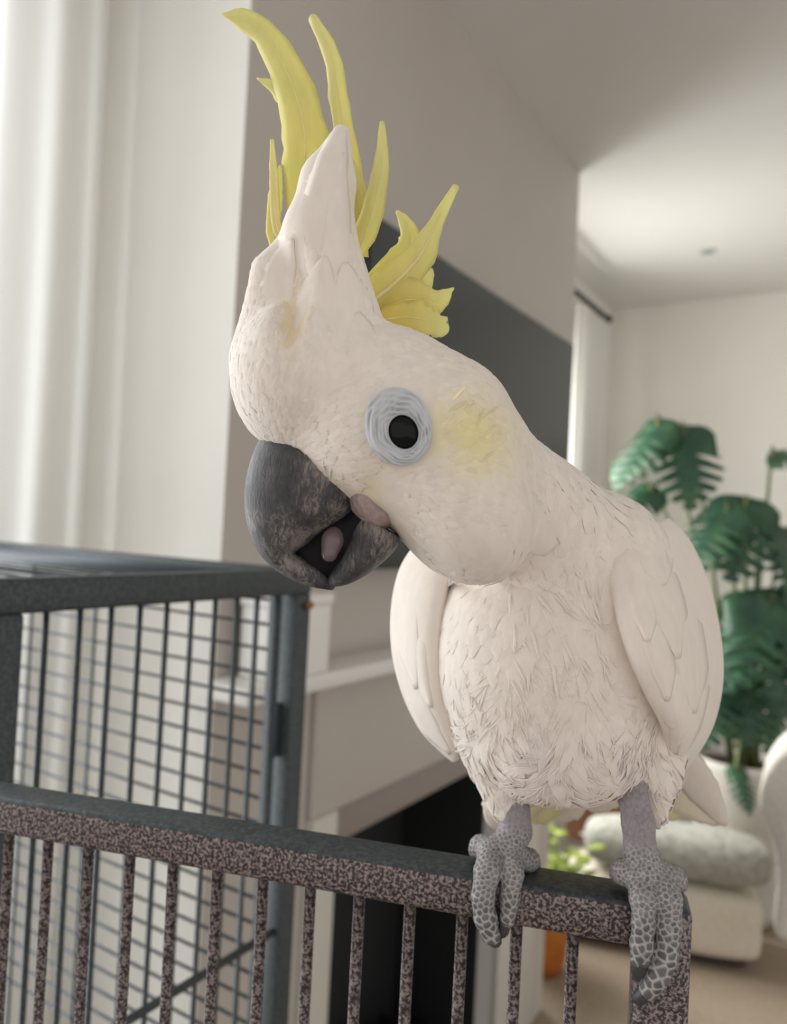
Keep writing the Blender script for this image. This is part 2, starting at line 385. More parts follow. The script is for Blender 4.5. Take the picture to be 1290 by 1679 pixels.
prof('top_rail', CX0, CX1, CYF, CYF+.016, CT-.0225, CT); prof('top_rail', CX0, CX1, CYB-.016, CYB, CT-.0225, CT)
prof('top_rail', CX0, CX0+.016, CYF+.016, CYB-.016, CT-.0225, CT); prof('top_rail', CX1-.016, CX1, CYF+.016, CYB-.016, CT-.0225, CT)
for a in ((CX0, CX1, CYF, CYF+.016), (CX0, CX1, CYB-.016, CYB), (CX0, CX0+.016, CYF+.016, CYB-.016), (CX1-.016, CX1, CYF+.016, CYB-.016)):
    prof('bottom_rail', *a, .42, .44)
boxes('tray', [(CX0+.018, CX1-.018, CYF+.018, CYB-.018, .405, .42)], DK, cg, .002)
def copy_of(o, name, dx=(0, 0, 0), par=None):
    c = o.copy(); COL.objects.link(c); c.location = np.array(o.location)+np.array(dx); return c
bar = tube('bar', [(.307, CYF+.008, .44), (.307, CYF+.008, CT-.02)], .0021, DK, cg, 8)
for i in range(1, 10):
    copy_of(bar, 'bar', (i*.0251, 0, 0))
wr = tube('side_wire', [(CX1-.008, CYF+.01, 1.325), (CX1-.008, CYB-.01, 1.325)], .0016, WIRE, cg, 6)
for i in range(1, 22): copy_of(wr, 'side_wire', (0, 0, -i*.0235))
sb = tube('side_bar', [(CX1-.0095, CYF+.06, .44), (CX1-.0095, CYF+.06, CT-.02)], .0018, WIRE, cg, 6)
for y in (.30, .42): copy_of(sb, 'side_bar', (0, y-.06, 0))
tw = tube('top_wire', [(CX0+.02, CYF+.01, CT-.008), (CX0+.02, CYB-.01, CT-.008)], .0013, WIRE, cg, 6)
for i in range(1, 17): copy_of(tw, 'top_wire', (i*.0235, 0, 0))
tube('perch_rod', [W(190, 1685, .56)*2.1-W(468, 1515, .72)*1.1, W(468, 1515, .72)], .0035, DK, cg, 8)
boxes('latch_plate', [(CX1-.034, CX1-.021, CYF+.012, CYF+.016, 1.185, 1.235)], WIRE, cg, .0015)
pn = W(508, 993, .715); tube('hinge_pin', [pn+rt*-.001-fw*.004, pn+fw*.004], .0035, mat('rusty_brass', (.30, .15, .05), .5, .4), cg, 10)
# the open door: hinged at the near post, swung out towards the perch
H0 = np.array([.1675, .444]); H1 = np.array([.2965, .0395])
dv = H1-H0; dv = dv*(1-.0154/np.linalg.norm(dv)); DL = np.linalg.norm(dv); ang = math.atan2(dv[1], dv[0])
dr = empty('door', (0, 0, 0)); dr.parent = cg
dr.location = np.array([H0[0], H0[1], 0])-np.array(cg.location); dr.rotation_euler = (0, 0, ang)
DT, DH, DD = 1.2745, .0155, .020
def door_box(name, x0, x1, y0, y1, z0, z1, bev=.003, m=HAM):
    o = boxes(name, [(x0, x1, y0, y1, z0, z1)], m, None, bev, seg=3); o.parent = dr; return o
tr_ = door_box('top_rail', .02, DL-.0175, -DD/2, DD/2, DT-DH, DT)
tr_.data.materials.append(DK)                 # upward faces take the darker slate steel, sides the hammertone

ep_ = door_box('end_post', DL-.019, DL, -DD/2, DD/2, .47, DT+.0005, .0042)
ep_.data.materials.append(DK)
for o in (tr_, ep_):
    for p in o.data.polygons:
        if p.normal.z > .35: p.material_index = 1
door_box('hinge_post', 0.003, .020, -DD/2, DD/2, .47, DT)
door_box('bottom_rail', .02, DL-.0175, -DD/2, DD/2, .47, .486)
V, Fs = tube_arrays([(.0, 0, .48), (.0, 0, DT-.008)], .0023, 10)
me = bpy.data.meshes.new('bar'); me.from_pydata([tuple(v) for v in V], [], Fs); me.materials.append(HAM); me.shade_smooth()
b0 = bpy.data.objects.new('bar', me); COL.objects.link(b0); b0.parent = dr; b0.location = (DL-.0395, .002, 0)
for i in range(1, 17):
    c = b0.copy(); COL.objects.link(c); c.location = (DL-.0395-i*.0205, .002, 0)

# ------------------------------------------------------------------ the cockatoo: implicit body surface -> one continuous mesh
def sstep(x, a, b): t = np.clip((x-a)/(b-a), 0, 1); return t*t*(3-2*t)
class Field:
    """signed distance field in camera axes; shapes are smoothly joined"""
    def __init__(s): s.ops = []
    def ell(s, px, py, z, rx, ry, rz, rot=0, k=.004, op='u', yaw=0):
        s.ops.append(('e', cs(px, py, z), np.array([rx*z/F, ry*z/F, rz]), math.radians(rot), k, op, math.radians(yaw))); return s
    def cone(s, a, ra, b, rb, k=.004, op='u'):
        s.ops.append(('c', cs(*a), ra*a[2]/F, cs(*b), rb*b[2]/F, k, op)); return s
    def ev(s, P):
        D = None
        for o in s.ops:
            if o[0] == 'e':
                _, c, r, th, k, op, yw = o; q = P-c; ct, st = math.cos(th), math.sin(th)
                q = np.stack([q[..., 0]*ct+q[..., 1]*st, -q[..., 0]*st+q[..., 1]*ct, q[..., 2]], -1)
                if yw:
                    cy, sy = math.cos(yw), math.sin(yw); q = np.stack([q[..., 0]*cy+q[..., 2]*sy, q[..., 1], -q[..., 0]*sy+q[..., 2]*cy], -1)
                k0 = np.linalg.norm(q/r, axis=-1); k1 = np.linalg.norm(q/(r*r), axis=-1)+1e-9; d = k0*(k0-1)/k1
            else:
                _, a, ra, b, rb, k, op = o; ba = b-a; pa_ = P-a
                h = np.clip((pa_@ba)/(ba@ba), 0, 1); d = np.linalg.norm(pa_-h[..., None]*ba, axis=-1)-(ra+(rb-ra)*h)
            if D is None: D = d; continue
            if op == 'u':
                h = np.clip(k-np.abs(D-d), 0, None)/k; D = np.minimum(D, d)-h*h*k*.25
            else:
                h = np.clip(k-np.abs(D+d), 0, None)/k; D = np.maximum(D, -d)+h*h*k*.25
        return D
def surface_nets(field, lo, hi, res):
    n = np.ceil((np.array(hi)-lo)/res).astype(int)+1
    ax = [lo[i]+res*np.arange(n[i]) for i in range(3)]
    P = np.stack(np.meshgrid(*ax, indexing='ij'), -1); D = field.ev(P); ins = D < 0
    c = ins[:-1, :-1, :-1].astype(np.int8)*0; sm = np.zeros(c.shape+(3,)); cnt = np.zeros(c.shape)
    offs = [(i, j, k) for i in (0, 1) for j in (0, 1) for k in (0, 1)]
    sl = lambda A, o: A[o[0]:A.shape[0]-1+o[0], o[1]:A.shape[1]-1+o[1], o[2]:A.shape[2]-1+o[2]]
    for o in offs: c = c+sl(ins, o)
    act = (c > 0) & (c < 8)
    for a in offs:
        for d in range(3):
            if a[d]: continue
            b = list(a); b[d] = 1; A, B = sl(D, a), sl(D, tuple(b)); cr = (A < 0) != (B < 0)
            t = np.where(cr, A/np.where(cr, A-B, 1), 0)
            for e in range(3): sm[..., e] += np.where(cr, a[e]+(t if e == d else 0), 0)
            cnt += cr
    idx = -np.ones(c.shape, int); I = np.argwhere(act); idx[act] = np.arange(len(I))
    V = np.array(lo)+res*(I+sm[act]/cnt[act][:, None]); Fs = []
    for d in range(3):
        e1, e2 = (d+1) % 3, (d+2) % 3
        A = np.take(ins, range(ins.shape[d]-1), d); B = np.take(ins, range(1, ins.shape[d]), d); E = np.argwhere(A != B)
        E = E[(E[:, e1] > 0) & (E[:, e2] > 0)]
        sgn = ins[tuple(E.T)]
        q = []
        for o1, o2 in ((0, 0), (1, 0), (1, 1), (0, 1)):
            G = E.copy(); G[:, e1] -= o1; G[:, e2] -= o2; G = np.minimum(G, np.array(idx.shape)-1); q.append(idx[tuple(G.T)])
        q = np.stack(q, 1); q[sgn] = q[sgn][:, ::-1]; Fs.append(q[(q >= 0).all(1)])
    return V, np.vstack(Fs)
def relax(V, Fs, it=4, w=.5):
    E = np.vstack([Fs[:, [i, (i+1) % 4]] for i in range(4)]); E = np.vstack([E, E[:, ::-1]])
    deg = np.bincount(E[:, 0], minlength=len(V))[:, None]
    for _ in range(it):
        A = np.zeros_like(V); np.add.at(A, E[:, 0], V[E[:, 1]]); V = V+(A/deg-V)*w
    return V

birdo = W(955, 1450, .28)
bird = empty('cockatoo', birdo, 'white cockatoo with a raised yellow crest perched on the cage door', 'bird')

# feather material: white to yellow by a colour attribute that travels with the plumage
def feather_mat(name, rough=.75, fine=True):
    m = mat(name, (.8, .78, .7), rough, spec=.25)
    a = nd(m, 'ShaderNodeVertexColor'); a.layer_name = 'tint'
    n = noise(m, coords(m, (1, 1, .35)), 260, 3)
    mxn = nd(m, 'ShaderNodeMix'); mxn.data_type = 'RGBA'; mxn.blend_type = 'MULTIPLY'; mxn.inputs[0].default_value = 1
    lk(m, a.outputs[0], mxn.inputs[6]); lk(m, ramp(m, n, [(.3, (.93, .93, .93)), (.7, (1, 1, 1))]), mxn.inputs[7])
    lk(m, mxn.outputs[2], bsdf(m).inputs['Base Color'])
    if fine: bump(m, n, .25, .0006)
    b = bsdf(m); b.inputs['Sheen Weight'].default_value = .15; b.inputs['Subsurface Weight'].default_value = .0
    return m
def translucent(m, amount):
    nt = m.node_tree; b = bsdf(m); src = b.inputs['Base Color'].links[0].from_socket
    t = nt.nodes.new('ShaderNodeBsdfTranslucent'); lk(m, src, t.inputs[0]); x = nt.nodes.new('ShaderNodeMixShader'); x.inputs[0].default_value = amount
    lk(m, b.outputs[0], x.inputs[1]); lk(m, t.outputs[0], x.inputs[2]); lk(m, x.outputs[0], nt.nodes['Material Output'].inputs[0]); return m
FEA = feather_mat('white_feathers')
VANE = translucent(feather_mat('white_flight_feathers', .65), .2)
WHITE = np.array([.86, .78, .705]); YEL = np.array([.80, .68, .20])
def tint(o, cols):
    a = o.data.color_attributes.new('tint', 'FLOAT_COLOR', 'POINT')
    c = np.ones((len(o.data.vertices), 4)); c[:, :3] = cols; a.data.foreach_set('color', c.ravel()); return o
def topx(P): return np.stack([P[:, 0]/P[:, 2]*F+CX, P[:, 1]/P[:, 2]*F+CY], 1)
def plum_colour(P):
    q = topx(P); c = np.tile(WHITE, (len(P), 1))
    def blob(x, y, rx, ry, s, rot=0):
        t = math.radians(rot); dx, dy = q[:, 0]-x, q[:, 1]-y
        u_, v_ = (dx*math.cos(t)+dy*math.sin(t))/rx, (-dx*math.sin(t)+dy*math.cos(t))/ry
        return (s*np.exp(-(u_*u_+v_*v_)))[:, None]
    front = (P[:, 2] < .275)[:, None]
    for b, y in ((blob(768, 715, 62, 66, .60, 20), YEL), (blob(735, 690, 30, 45, .25), YEL), (blob(478, 535, 17, 62, .55, 6), np.array([.80, .56, .20])),
                 (blob(605, 800, 26, 40, .30), YEL), (blob(560, 350, 60, 80, .14), YEL)):
        c = c+(y-c)*b*front
    c = c+(np.array([.80, .70, .66])-c)*blob(930, 1270, 130, 90, .5)
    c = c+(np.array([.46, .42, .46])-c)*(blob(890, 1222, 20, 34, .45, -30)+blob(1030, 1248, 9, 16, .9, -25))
    return c

hd = Field()
hd.ell(500, 625, .243, 118, 128, .030, -8).ell(632, 690, .245, 178, 150, .034, 25).ell(715, 712, .247, 129, 129, .034, 0, k=.003).ell(752, 818, .246, 112, 146, .032, -28, k=.012)
hd.ell(585, 752, .243, 52, 46, .020, 0, k=.005)
hd.cone((795, 765, .256), 86, (905, 885, .290), 116, k=.010)
bd = Field()
bd.ell(897, 1075, .302, 192, 208, .044, -6).ell(918, 1190, .300, 152, 112, .040, 0, k=.008).ell(972, 925, .306, 118, 125, .040, -30, k=.012)
bd.cone((1068, 1190, .291), 72, (1077, 1338, .281), 14, k=.005).cone((818, 1208, .300), 74, (828, 1318, .291), 24, k=.006)
class Join:
    def __init__(s, a, b, k): s.a, s.b, s.k = a, b, k
    def ev(s, P):
        d1, d2 = s.a.ev(P), s.b.ev(P); h = np.clip(s.k-np.abs(d1-d2), 0, None)/s.k; return np.minimum(d1, d2)-h*h*s.k*.25
cr = Field()          # the white frontal crest: two thick lobes
cr.cone((447, 580, .243), 66, (452, 450, .243), 39).cone((452, 450, .243), 39, (472, 398, .242), 20, k=.002)
cr2 = Field(); cr2.cone((560, 590, .240), 84, (523, 385, .241), 58).cone((523, 385, .241), 58, (538, 298, .243), 44, k=.003).cone((538, 298, .243), 44, (560, 220, .247), 17, k=.003)
full = Join(Join(hd, Join(cr, cr2, .0012), .004), bd, .0035)
_v, _f = surface_nets(full, np.array([-.062, -.135, .195]), np.array([.02, 0, .28]), .0022)
_b = BVHTree.FromPolygons([Vector(v) for v in _v], [tuple(int(i) for i in f) for f in _f])
gp = []
for x, y in ((489, 402), (487, 450), (480, 500), (473, 548), (470, 572)):      # the parting between the two white lobes
    h_ = _b.ray_cast(Vector((0, 0, 0)), Vector(cs(x, y, 1)).normalized()); gp.append((x, y, h_[0].z+.0002 if h_[0] else .235))
class Carve:
    def __init__(s, base, pts, r): s.base, s.g = base, Field(); [s.g.cone(pts[i], r[i], pts[i+1], r[i+1], k=.001) for i in range(len(pts)-1)]
    def ev(s, P):
        D, d, k = s.base.ev(P), s.g.ev(P), .0022; h = np.clip(k-np.abs(D+d), 0, None)/k; return np.maximum(D, -d)+h*h*k*.25
full = Carve(full, gp, [5, 17, 22, 18, 5])
gape = Field().ell(606, 820, .2165, 26, 38, .0085, -20)                       # bare gape at the corner of the beak
_c = Carve(full, [(606, 812, .2)]*2, [1, 1]); _c.g = gape; full = _c
lo = np.array([-.062, -.135, .195]); hi = np.array([.135, .118, .365])
Vb, Fb = surface_nets(full, lo, hi, .0014); Vb = relax(Vb, Fb, 3)
body = mesh('body', c2w(Vb), Fb, FEA, bird); tint(body, plum_colour(Vb))
bvh_b = BVHTree.FromPolygons([Vector(v) for v in Vb], [tuple(int(i) for i in f) for f in Fb])
def drape(px, py, bvhs):
    d = Vector(cs(px, py, 1)).normalized(); best = None
    for b in bvhs:
        h = b.ray_cast(Vector((0, 0, 0)), d)
        if h[0] is not None and (best is None or h[3] < best[3]): best = h
    return best

# feather blades
def blade(name, spine, widths, m, parent, z=None, camber=.15, n=22, mm=7, jag=.05, th=.0003, col=WHITE, col2=None, shaft=None, seed=0, bend=0, sides=(1, 1)):
    """spine: photo-pixel points with a depth each (px, py, z) from root to tip; widths in pixels"""
    rs = np.random.RandomState(seed+int(spine[0][0])); S3 = spline([cs(*p) for p in spine], n)
    w = np.interp(np.linspace(0, 1, n), np.linspace(0, 1, len(widths)), widths)*np.mean([p[2] for p in spine])/F/2
    t = np.gradient(S3, axis=0); t /= np.linalg.norm(t, axis=1)[:, None]
    vw = S3/np.linalg.norm(S3, axis=1)[:, None]; s = np.cross(t, vw); s /= np.linalg.norm(s, axis=1)[:, None]; nn = np.cross(s, t)
    if nn[0]@vw[0] > 0: nn = -nn                     # nn faces the viewer side
    V = []
    for i in range(n):
        for j in range(mm):
            c = -1+2*j/(mm-1); ww = w[i]*(sides[0] if c < 0 else sides[1])*(1+(jag*rs.randn() if abs(c) == 1 else 0))
            V.append(S3[i]+s[i]*c*ww+nn[i]*(-camber*w[i]*c*c*2+bend*c*w[i])+t[i]*(-abs(c)**2*w[i]*.5 if i > n-3 else 0))
    V = np.array(V)
    o = mesh(name, c2w(V), grid_faces(n, mm), m, parent); C = np.tile(col, (len(V), 1)).astype(float)
    if col2 is not None:
        u = np.repeat(np.linspace(0, 1, n), mm)[:, None]; C = C*(1-u)+np.array(col2)*u
    tint(o, C); solid(o, th)
    if shaft is not None:
        k = int(n*.86); q = S3[:k]+nn[:k]*.0001
        sh = tube('shaft', c2w(q), np.linspace(shaft*1.6, shaft*.3, k), FEA, o, 6); tint(sh, np.tile((.84, .72, .34), (len(sh.data.vertices), 1)))
    return o
CREST = translucent(feather_mat('yellow_crest_feathers', .6), .4)
Y1 = np.array([.90, .83, .27]); Y2 = np.array([.93, .90, .46]); Y3 = np.array([.90, .77, .18])
zc = .252
def crest(pts, w, dz=0, slope=0, **k):
    n_ = len(pts); sp_ = [(x, y, zc+dz+slope*i/(n_-1)) for i, (x, y) in enumerate(pts)]
    a = dict(col=Y1, col2=Y2, shaft=.00022, camber=.22); a.update(k); return blade('crest_feather', sp_, w, CREST, bird, **a)
crest([(500, 400), (498, 300), (499, 215), (478, 135), (438, 62), (398, 32), (362, 23)], [44, 66, 78, 60, 44, 34, 2], .004)
crest([(492, 250), (482, 190), (456, 148), (421, 128)], [26, 34, 26, 2], .008)
crest([(470, 400), (454, 370), (449, 300), (446, 228)], [12, 16, 15, 6], .002, col=(.82, .70, .36))
crest([(456, 420), (448, 380), (452, 320), (460, 270)], [14, 22, 24, 4], .006)
crest([(515, 330), (508, 280), (512, 248)], [20, 22, 4], .001)
crest([(585, 420), (580, 330), (567, 240), (555, 160), (543, 90), (510, 24)], [36, 44, 36, 30, 27, 16], .005)
crest([(582, 430), (590, 370), (585, 300), (578, 262)], [18, 26, 22, 3], .003)
crest([(570, 470), (582, 425), (600, 380), (617, 320), (626, 260), (626, 198)], [7, 12, 38, 34, 25, 8], -.002, camber=.3)
crest([(585, 490), (625, 458), (662, 420), (672, 390), (664, 365), (650, 345)], [20, 46, 48, 34, 22, 6], .006, camber=.1)
crest([(592, 505), (640, 470), (688, 420), (715, 365), (749, 303)], [30, 70, 52, 24, 11], .001, camber=.12, shaft=.0006)
crest([(600, 510), (650, 480), (690, 455), (700, 430)], [40, 70, 50, 10], .003, camber=.1)
crest([(610, 515), (665, 492), (712, 494), (744, 472)], [50, 76, 44, 3], .002, camber=.1, col=Y3)
crest([(620, 525), (670, 520), (705, 528), (735, 545)], [36, 58, 50, 22], -.001, camber=.1, jag=.14, col=Y3)
# white frontal feathers laid over the lobes
def cover(name, pts, w, bvhs, lift=.0008, tip=.0012, n=16, mm=7, par=None, col=WHITE, th=.0003, m=None, col2=None, root=-.0012):
    P = spline(pts, n); W_ = np.interp(np.linspace(0, 1, n), np.linspace(0, 1, len(w)), w)/2; V = []; last = .25
    t = np.gradient(P, axis=0); t /= np.linalg.norm(t, axis=1)[:, None]
    for i in range(n):
        u = i/(n-1); zs = []
        for j in range(mm):
            c = -1+2*j/(mm-1); q = P[i]+np.array([-t[i][1], t[i][0]])*c*W_[i]
            h = drape(q[0], q[1], bvhs); zs.append((q, c, h[0].z if h else None))
        good = [z for _, _, z in zs if z is not None]; last = min(good) if good else last
        for q, c, z in zs:
            if z is None:                                # past the rim: wrap onto the nearest skin
                h = bvhs[0].find_nearest(Vector(cs(q[0], q[1], last+.004))); V.append(np.array(h[0])+np.array(cs(q[0], q[1], last+.004)-np.array(h[0]))*.02); continue
            l = root+(lift-root)*min(1, u*3)+tip*u*u-.0007*c*c
            V.append(cs(q[0], q[1], z-l))
    V = np.array(V); o = mesh(name, c2w(V), grid_faces(n, mm), m or FEA, par or bird)
    C = np.tile(np.array(col, float), (len(V), 1))
    if col2 is not None: u = np.repeat(np.linspace(0, 1, n), mm)[:, None]; C = C*(1-u)+np.array(col2)*u
    tint(o, C); solid(o, th); return o
for pts, w, li in (([(505, 470), (506, 400), (522, 320), (545, 250)], [90, 104, 70, 10], .0003), ([(548, 500), (550, 420), (554, 340), (562, 250)], [64, 56, 42, 8], .0006), ([(520, 380), (532, 320), (546, 260), (559, 202)], [60, 66, 52, 18], .0010),
               ([(520, 600), (518, 530), (524, 470), (534, 420)], [70, 84, 64, 10], .0004), ([(575, 600), (574, 540), (572, 480), (566, 430)], [80, 92, 66, 10], .0004),
               ([(446, 540), (452, 480), (464, 430), (478, 392)], [60, 64, 46, 8], .0006), ([(600, 640), (598, 590), (594, 550), (586, 512)], [60, 74, 56, 10], .0004)):
    cover('forehead_feather', pts, w, [bvh_b], li, .0007, root=-.001, th=.00012)

for pts, w in (([(720, 830), (770, 880), (810, 920), (832, 946)], [90, 116, 100, 26]), ([(682, 850), (705, 895), (732, 932), (752, 958)], [60, 84, 76, 22]), ([(800, 815), (848, 852), (882, 882), (902, 905)], [90, 106, 90, 22])):
    cover('ruff_feather', pts, w, [bvh_b], .0004, .0006, root=-.001, th=.00012)
# wings
def loft(name, secs, m, parent, n=20, rings=40, p=1.0, colour=True):
    """secs: rows of (ox,oy,oz, ix,iy,iz, half thickness); closed elliptical rings between outer and inner edge"""
    R = []
    for s in secs: R.append(np.concatenate([cs(*s[:3]), cs(*s[3:6]), [s[6]]]))
    R = spline(R, rings); V = []; Cn = (R[:, :3]+R[:, 3:6])/2; T_ = np.gradient(Cn, axis=0)
    for i in range(rings):
        a = (R[i, :3]-R[i, 3:6])/2; nn = np.cross(a, T_[i]); nn /= np.linalg.norm(nn)+1e-12
        for j in range(n):
            th = 2*math.pi*j/n; sn = math.sin(th); V.append(Cn[i]+a*math.cos(th)+nn*R[i, 6]*math.copysign(abs(sn)**p, sn))
    Fs = [[i*n+j, i*n+(j+1) % n, (i+1)*n+(j+1) % n, (i+1)*n+j] for i in range(rings-1) for j in range(n)]
    Fs += [list(range(n)), [(rings-1)*n+j for j in range(n)]]
    V = np.array(V); o = fix_normals(mesh(name, c2w(V), Fs, m, parent))
    if colour: tint(o, np.tile(WHITE, (len(V), 1)))
    return o, V, Fs
bv = lambda V, Fs: BVHTree.FromPolygons([Vector(v) for v in V], [tuple(f) for f in Fs])
lw, LV_, LF_ = loft('wing', [(1090, 852, .318, 1050, 868, .296, .004), (1118, 895, .325, 1010, 900, .270, .009), (1148, 970, .328, 1022, 985, .257, .010), (1164, 1050, .330, 1042, 1060, .252, .010),
    (1167, 1115, .330, 1070, 1130, .254, .009), (1155, 1180, .328, 1096, 1190, .262, .007), (1128, 1232, .325, 1102, 1240, .280, .005), (1110, 1268, .320, 1100, 1270, .30, .002)], FEA, bird, 24, 40, .7)
lb = bv(LV_, LF_)
rw, RV_, RF_ = loft('wing', [(690, 885, .325, 740, 895, .305, .004), (660, 935, .326, 735, 940, .296, .006), (649, 1000, .326, 722, 1000, .290, .007), (652, 1070, .326, 716, 1075, .287, .007),
    (668, 1135, .326, 722, 1140, .288, .006), (694, 1190, .325, 738, 1190, .291, .005), (724, 1226, .322, 748, 1228, .296, .003), (742, 1246, .318, 752, 1246, .305, .0015)], FEA, bird)
rb_ = bv(RV_, RF_)
for pts, w in (([(1062, 895), (1080, 950), (1100, 1010), (1112, 1080)], [50, 64, 56, 8]), ([(1030, 905), (1044, 960), (1058, 1010), (1062, 1052)], [40, 50, 44, 8]),
               ([(1100, 960), (1122, 1030), (1136, 1100), (1138, 1170)], [52, 60, 52, 8]), ([(1060, 1000), (1072, 1050), (1088, 1100), (1094, 1150)], [44, 48, 42, 8]),
               ([(1118, 1060), (1118, 1120), (1112, 1180), (1103, 1240)], [34, 40, 34, 8]), ([(1140, 1080), (1142, 1130), (1132, 1190), (1112, 1250)], [40, 42, 34, 8]),
               ([(1085, 1110), (1092, 1150), (1098, 1180), (1104, 1195)], [26, 28, 22, 6]), ([(1045, 870), (1060, 890), (1080, 930), (1088, 960)], [40, 56, 50, 10])):
    cover('covert_feather', pts, w, [lb], .0003, .0007, par=lw, root=-.0012, th=.0002)
for pts, w in (([(672, 930), (668, 1000), (672, 1070), (682, 1130)], [30, 40, 36, 6]), ([(690, 1010), (688, 1060), (692, 1110), (706, 1160)], [20, 26, 24, 6]),
               ([(668, 1080), (682, 1140), (706, 1195), (738, 1236)], [26, 34, 30, 6])):
    cover('covert_feather', pts, w, [rb_], .0003, .0006, par=rw, root=-.0012, th=.0002)
# tail
def tail(pts, w, z, sl=0, **k):
    n_ = len(pts); return blade('tail_feather', [(x, y, z+sl*i/(n_-1)) for i, (x, y) in enumerate(pts)], w, VANE, bird, camber=.12, th=.0003, jag=.02, **k)
YW = np.array([.86, .80, .34])
for pts, w, z, c1, c2 in (([(955, 1200), (875, 1280), (828, 1325), (800, 1352)], [60, 80, 74, 56], .345, YW, WHITE), ([(965, 1200), (910, 1280), (880, 1320), (862, 1346)], [60, 76, 70, 44], .343, YW, YW*.6+WHITE*.4),
        ([(970, 1200), (945, 1270), (925, 1310), (912, 1346)], [60, 80, 78, 56], .341, YW, WHITE), ([(980, 1200), (980, 1260), (980, 1300), (978, 1334)], [60, 80, 78, 58], .340, YW, WHITE),
        ([(990, 1200), (1015, 1255), (1028, 1295), (1034, 1328)], [60, 80, 74, 54], .341, YW, WHITE), ([(1000, 1200), (1050, 1255), (1085, 1300), (1108, 1345)], [60, 86, 84, 40], .343, YW, YW*.6+WHITE*.4),
        ([(1020, 1185), (1080, 1245), (1130, 1300), (1184, 1350)], [70, 96, 92, 30], .339, YW, WHITE), ([(1050, 1185), (1112, 1245), (1155, 1300), (1190, 1354)], [50, 66, 56, 14], .337, WHITE, WHITE)):
    tail(pts, w, z, .010, col=c1, col2=c2)

# beak
BEAK = mat('charcoal_beak', (.08, .078, .082), .42, spec=.5)
v_ = coords(BEAK, (1, 1, .3)); n1 = noise(BEAK, v_, 560, 6, .72, 1.6); n2 = noise(BEAK, coords(BEAK), 90, 3)
mxb = nd(BEAK, 'ShaderNodeMath', operation='MULTIPLY'); lk(BEAK, n1, mxb.inputs[0]); lk(BEAK, n2, mxb.inputs[1])
lk(BEAK, ramp(BEAK, mxb.outputs[0], [(.14, (.022, .023, .027)), (.26, (.064, .060, .063)), (.37, (.24, .21, .19))]), bsdf(BEAK).inputs['Base Color']); bump(BEAK, n1, .6, .0008)
zb = .243
ub, UV_, UF_ = loft('upper_beak', [(436, 708, zb, 596, 790, zb-.002, .0150), (418, 745, zb, 588, 822, zb-.002, .0158), (406, 790, zb, 572, 846, zb-.001, .0152), (404, 835, zb, 540, 868, zb, .0138),
    (413, 880, zb, 505, 893, zb, .0116), (434, 916, zb, 486, 906, zb, .0092), (468, 944, zb, 503, 915, zb, .0070), (508, 961, zb, 528, 932, zb, .0048), (540, 967, zb, 545, 955, zb, .0022), (548, 966, zb, 549, 962, zb, .0006)], BEAK, bird, 28, 60, .8, False)
lbk, _, _ = loft('lower_beak', [(655, 880, zb, 585, 838, zb, .0120), (650, 898, zb, 578, 862, zb, .0124), (632, 918, zb, 566, 890, zb, .0112), (605, 940, zb, 556, 915, zb, .0092), (575, 956, zb, 546, 932, zb, .0070), (548, 962, zb, 538, 946, zb, .0042), (535, 960, zb, 533, 953, zb, .0012)], BEAK, bird, 28, 40, .75, False)
TNG = mat('dusky_pink_tongue', (.145, .10, .112), .25, spec=.5)
def sdf_part(name, fld, lo_, hi_, res, m, parent, it=3):
    V, Fs = surface_nets(fld, np.array(lo_), np.array(hi_), res); V = relax(V, Fs, it); return mesh(name, c2w(V), Fs, m, parent), V, Fs
def bounds(pp, pad):
    P = np.array([cs(*p) for p in pp]); return P.min(0)-pad, P.max(0)+pad
t_ = Field().cone((562, 858, .240), 12, (546, 885, .236), 17).cone((546, 885, .236), 17, (540, 908, .235), 14, k=.002)
sdf_part('tongue', t_, *bounds([(562, 858, .24), (540, 908, .235)], .006), .0006, TNG, bird)
mo_ = Field().ell(528, 908, .2435, 52, 40, .0052, 20).ell(562, 880, .243, 44, 44, .0085, 30).ell(600, 848, .243, 30, 30, .010, 0)
sdf_part('mouth_lining', mo_, *bounds([(460, 830, .246), (635, 960, .246)], .014), .0008, mat('dark_mouth', (.010, .009, .011), .6, spec=.12), bird)
SKIN = mottled('pink_bare_skin', (.30, .225, .215), (.42, .33, .31), 420, .6, .8, .0008)
sk = Field().ell(600, 820, .243, 29, 42, .0168, -18).ell(624, 846, .243, 22, 24, .0155, -30, k=.004)
sdf_part('mouth_skin', sk, *bounds([(570, 770, .243), (660, 900, .243)], .018), .0008, SKIN, bird)

